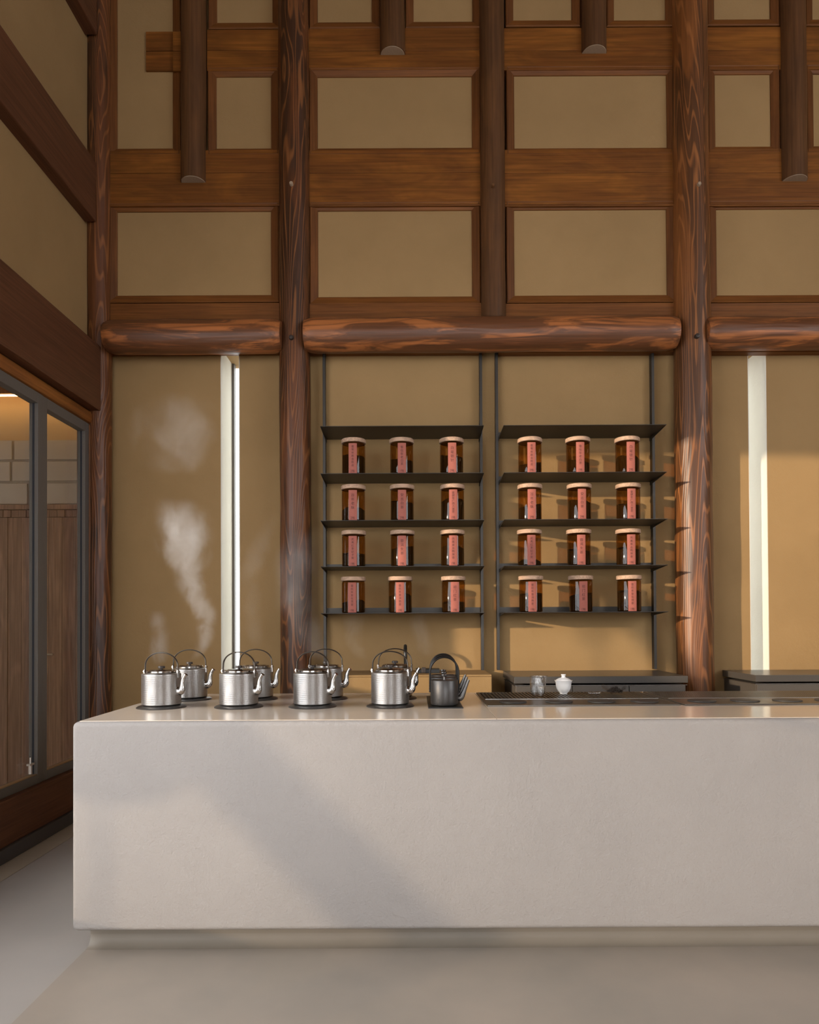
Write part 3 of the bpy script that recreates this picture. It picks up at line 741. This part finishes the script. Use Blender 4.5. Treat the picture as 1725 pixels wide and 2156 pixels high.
# ------------------------------------------------------------------ drainage trays
def tray(x0, x1, lb, discs, cross):
    y0, y1, ym = 3.275, 3.875, 3.535; cx = (x0 + x1) / 2
    e = empty('drainage_tray', (cx, ym, CT), label=lb, cat='tray', group='drainage trays')
    f = lambda nm, mt, a, b, c, d, z0, z1, bev=.001: obj(nm, B(a - cx, b - cx, c - ym, d - ym, z0, z1, bev=bev), mt, e)
    f('base', 'disc', x0, x1, y0, y1, 0, .002, 0)
    for a, b, c, d in ((x0, x0 + .014, y0, y1), (x1 - .014, x1, y0, y1), (x0 + .014, x1 - .014, y1 - .012, y1), (x0 + .014, x1 - .014, y0, y0 + .008)):
        f('rim', 'tray', a, b, c, d, 0, .006)
    f('front_plate', 'tray', x0 + .014, x1 - .014, y0 + .008, ym - .004, .002, .005)
    f('divider', 'chrome', x0 + .014, x1 - .014, ym - .004, ym, .002, .007, 0)
    bm = bmesh.new(); x = x0 + .022; st = .019 if not cross else .0105
    while x < x1 - .022:
        box(bm, x - cx, x + st * .5 - cx, .002, y1 - .014 - ym, .004, .007); x += st
    if cross:
        for k in range(9): yy = .03 + k * .033; box(bm, x0 + .016 - cx, x1 - .016 - cx, yy, yy + .012, .0045, .0065)
    g = obj('grille', bm, 'tray', e); g['kind'] = 'stuff'
    for X in discs:
        bm = lathe([(0, 0), (.064, 0), (.0665, .0015), (.0665, .004), (.063, .0055), (0, .0058)], 40)
        obj('hob_disc', bm, 'disc', e, smooth=35, loc=(X - cx, 3.405 - ym, .005))
    return e
dX = lambda px: PX(px, 3.405, 1481)
tray(.341, 1.238, 'slatted metal drainage tray holding the glass pitcher and white bowl', [dX(1080), dX(1177), dX(1267), dX(1357)], False)
tray(1.258, 2.62, 'fine-mesh metal drainage tray at the right end of the view', [dX(1478), dX(1569), dX(1658), dX(1748), dX(1838)], True)
GZ = CT + .0072
# glass pitcher
X = PX(1133, 3.60, 1470)
e = empty('glass_pitcher', (X, 3.60, GZ), label='ribbed clear glass pitcher with a small lip on the slatted tray', cat='pitcher')
r1 = lambda a, z: 1 + (.018 * cos(24 * a) if .018 < z < .090 else 0)
bm = lathe([(0, .0), (.026, 0), (.029, .003), (.031, .014), (.034, .022), (.0385, .050), (.040, .078), (.0385, .098), (.038, .104), (.039, .107),
            (.0365, .107), (.036, .102), (.0365, .097), (.0375, .076), (.036, .050), (.032, .024), (.028, .014), (0, .012)], 96, rfun=r1, cap=False)
for v in bm.verts:
    if v.co.z > .092 and v.co.x > .02 and abs(v.co.y) < .014:
        k = (v.co.z - .092) / .015 * (1 - abs(v.co.y) / .014); v.co.x += .013 * k; v.co.z += .002 * k
obj('body', bm, 'ribbed', e, smooth=70)
bm = lathe([(.0385, .1055), (.0400, .107), (.0385, .1085), (.0370, .107), (.0385, .1055)], 64, cap=False)
for v in bm.verts:
    if v.co.x > .02 and abs(v.co.y) < .014:
        k = (1 - abs(v.co.y) / .014); v.co.x += .013 * k; v.co.z += .002 * k
obj('rim', bm, 'clear', e, smooth=60)
# lidded white bowl
X = PX(1187, 3.76, 1465)
e = empty('lidded_bowl', (X, 3.76, GZ), label='small white porcelain lidded tea bowl on the slatted tray', cat='bowl')
obj('bowl', lathe([(0, .003), (.017, .003), (.018, 0), (.020, 0), (.0205, .006), (.030, .014), (.0375, .030), (.0405, .050), (.042, .062), (.0475, .0705), (.0485, .0725), (.046, .0725), (.040, .062), (.038, .05), (.034, .03), (.02, .014), (0, .010)], 64, cap=False), 'porcelain', e, smooth=50)
ld_ = obj('lid', lathe([(.0425, .068), (.0420, .071), (.036, .0775), (.024, .084), (.013, .087), (.0105, .090), (.0095, .096), (.0135, .1035), (.0125, .105), (.008, .1035), (0, .103)], 64, cap=False), 'porcelain', e, smooth=50)
# glass scoop with tea, small glass rest
X = PX(1292, 3.74, 1465)
e = empty('glass_dish', (X, 3.74, GZ), radians(-25), label='curved clear glass dish heaped with dark tea leaves', cat='dish')
bm = bmesh.new(); n1, n2 = 14, 10; g1 = []
for th in (0, .0022):
    g = []
    for i in range(n1 + 1):
        u_ = i / n1 * 2 - 1; row = []
        for j in range(n2 + 1):
            v_ = j / n2 * 2 - 1
            row.append(bm.verts.new((u_ * .062, v_ * .030 * (1 - .25 * u_ * u_), .004 + .030 * u_ * u_ * (1.1 if u_ < 0 else .7) + .018 * v_ * v_ + .004 * sin(u_ * 9) + th)))
        g.append(row)
    for i in range(n1):
        for j in range(n2): bm.faces.new((g[i][j], g[i + 1][j], g[i + 1][j + 1], g[i][j + 1]))
    g1.append(g)
obj('dish', bm, 'clear', e, smooth=60)
bm = bmesh.new(); rr = random.Random(4)
for k in range(170):
    a = rr.uniform(0, 6.28); d = rr.random() ** .6; hh = (1 - d) * .034
    p = Vector((.006 + d * .040 * cos(a), d * .024 * sin(a), .010 + hh * rr.random() ** .4 + rr.random() * .006))
    dr = Vector((rr.uniform(-1, 1), rr.uniform(-1, 1), rr.uniform(-.6, .9))).normalized() * rr.uniform(.006, .012)
    tube([p - dr, p + Vector((0, 0, rr.uniform(-.002, .003))), p + dr], [.0006, .0016, .0005], 5, bm)
tl = obj('heap_of_tea', bm, 'tea'); tl.location = (X, 3.74, GZ); tl.rotation_euler = (0, 0, radians(-25))
tag(tl, 'heap of dark twisted tea leaves in the glass dish', 'tea leaves', kind='stuff')
X = PX(1252, 3.70, 1467)
bm = bmesh.new()
for k in range(5):
    rr_ = .0085 + .0015 * sin(k * 2.3); v_ = bmesh.ops.create_uvsphere(bm, u_segments=14, v_segments=9, radius=rr_)['verts']
    bmesh.ops.translate(bm, verts=v_, vec=(-.024 + .012 * k, .003 * sin(k * 1.9), .009))
o = obj('glass_rest', bm, 'ribbed', smooth=60, loc=(X, 3.70, GZ)); tag(o, 'small knobbly clear glass rest beside the tea dish', 'glass rest')

# ------------------------------------------------------------------ steam
def steam(name, D, pts, dens, lb, nscale=9, thr=(.42, .62)):
    """pts: (px, py, half width in m) from bottom to top"""
    W_ = [(P(px, py, D), hw) for px, py, hw in pts]
    z0, z1 = W_[0][0][1], W_[-1][0][1]; xs_ = [w_[0][0] for w_ in W_]; mw = max(w_[1] for w_ in W_)
    x0, x1 = min(xs_) - mw, max(xs_) + mw; cx = (x0 + x1) / 2
    bm = bmesh.new(); rings = []
    for (p, hw) in W_:
        ring = [bm.verts.new((p[0] - cx + hw * 1.05 * cos(a), hw * 1.05 * .8 * sin(a), p[1] - z0)) for a in [2 * pi * k / 12 for k in range(12)]]; rings.append(ring)
    for a, b in zip(rings, rings[1:]):
        for k in range(12): bm.faces.new((a[k], a[(k + 1) % 12], b[(k + 1) % 12], b[k]))
    bm.faces.new(rings[0]); bm.faces.new(rings[-1])
    m_, nt, bs = mat('steam_' + name); nt.nodes.remove(bs); out = nt.nodes['Material Output']
    tc = N(nt, 'ShaderNodeTexCoord'); sp = N(nt, 'ShaderNodeSeparateXYZ'); L(nt, tc.outputs['Object'], sp.inputs[0])
    t = math_(nt, 'DIVIDE', sp.outputs[2], z1 - z0)
    def curve(vals, lo, hi):
        r_ = nt.nodes.new('ShaderNodeFloatCurve'); c = r_.mapping.curves[0]
        pts_ = [((p[1] - z0) / (z1 - z0), (v - lo) / (hi - lo)) for (p, hw), v in zip(W_, vals)]
        c.points[0].location = pts_[0]; c.points[-1].location = pts_[-1]
        for q in pts_[1:-1]: c.points.new(*q)
        r_.mapping.update(); L(nt, t, r_.inputs['Value']); return math_(nt, 'MULTIPLY_ADD', r_.outputs[0], hi - lo, lo)
    xc = curve([p[0] - cx for p, hw in W_], x0 - cx, x1 - cx)
    wc = curve([hw for p, hw in W_], 0, mw * 1.2)
    dx = math_(nt, 'SUBTRACT', sp.outputs[0], xc); dy = math_(nt, 'MULTIPLY', sp.outputs[1], 1.25)
    rad = math_(nt, 'SQRT', math_(nt, 'ADD', math_(nt, 'MULTIPLY', dx, dx), math_(nt, 'MULTIPLY', dy, dy)))
    q = math_(nt, 'DIVIDE', rad, wc)
    mp = N(nt, 'ShaderNodeMapping'); mp.inputs['Scale'].default_value = (1, 1, .7); mp.inputs['Location'].default_value = (D * 3 + z1 * 5, 0, x0); L(nt, tc.outputs['Object'], mp.inputs[0])
    n = noise(nt, mp.outputs[0], nscale, 4, .6, .6)
    # noise eats into the plume from its edge
    edge = math_(nt, 'SUBTRACT', 1.0, q)
    v = math_(nt, 'ADD', math_(nt, 'MULTIPLY', edge, .42), n)
    mr = N(nt, 'ShaderNodeMapRange'); mr.interpolation_type = 'SMOOTHSTEP'; L(nt, v, mr.inputs[0])
    mr.inputs[1].default_value = thr[0] + .16; mr.inputs[2].default_value = thr[1] + .26; mr.inputs[3].default_value = 0; mr.inputs[4].default_value = 1
    fade = math_(nt, 'MULTIPLY', ramp(nt, t, 0, .10), ramp(nt, t, .80, 1.0, (1, 1, 1), (0, 0, 0)))
    eclip = ramp(nt, edge, 0, .35)
    d = math_(nt, 'MULTIPLY', math_(nt, 'MULTIPLY', math_(nt, 'MULTIPLY', mr.outputs[0], fade), eclip), dens)
    vs = N(nt, 'ShaderNodeVolumeScatter'); vs.inputs['Color'].default_value = (.97, .97, .97, 1); vs.inputs['Anisotropy'].default_value = .2
    L(nt, d, vs.inputs['Density']); L(nt, vs.outputs[0], out.inputs['Volume'])
    o = obj('steam', bm, m_, loc=(cx, D, z0)); tag(o, lb, 'steam', kind='stuff'); return o
steam('a', 3.645, [(405, 1392, .035), (430, 1350, .06), (432, 1300, .085), (410, 1260, .10), (398, 1210, .11), (388, 1160, .16), (388, 1110, .17), (375, 1050, .14)], 4.6, 'tall plume of steam rising from the leftmost back kettle', 10, (.36, .66))
steam('b', 3.31, [(335, 1404, .035), (338, 1370, .06), (338, 1335, .06), (330, 1285, .05)], 3.6, 'small wisp of steam above the leftmost front kettle', 11, (.38, .64))
steam('c', 3.8, [(350, 1000, .16), (360, 945, .30), (375, 890, .33), (380, 830, .18)], .9, 'faint pale cloud of steam high on the left wall bay', 6, (.46, .74))
steam('d', 3.95, [(545, 1372, .05), (530, 1300, .08), (530, 1220, .09), (560, 1130, .09), (600, 1060, .06)], .9, 'faint steam beside the bright slot window', 6, (.36, .7))
steam('e', 3.72, [(690, 1400, .06), (645, 1330, .13), (625, 1230, .15), (640, 1110, .12)], 1.4, 'thin haze of steam in front of the knotty log post', 6, (.36, .7))
steam('f', 3.7, [(765, 1390, .05), (745, 1340, .07), (750, 1290, .07)], 1.4, 'thin steam above the third back kettle', 8, (.36, .7))
steam('g', 3.95, [(905, 1385, .05), (885, 1335, .08), (880, 1290, .06)], 1.4, 'thin steam rising near the black kettles', 8, (.36, .7))
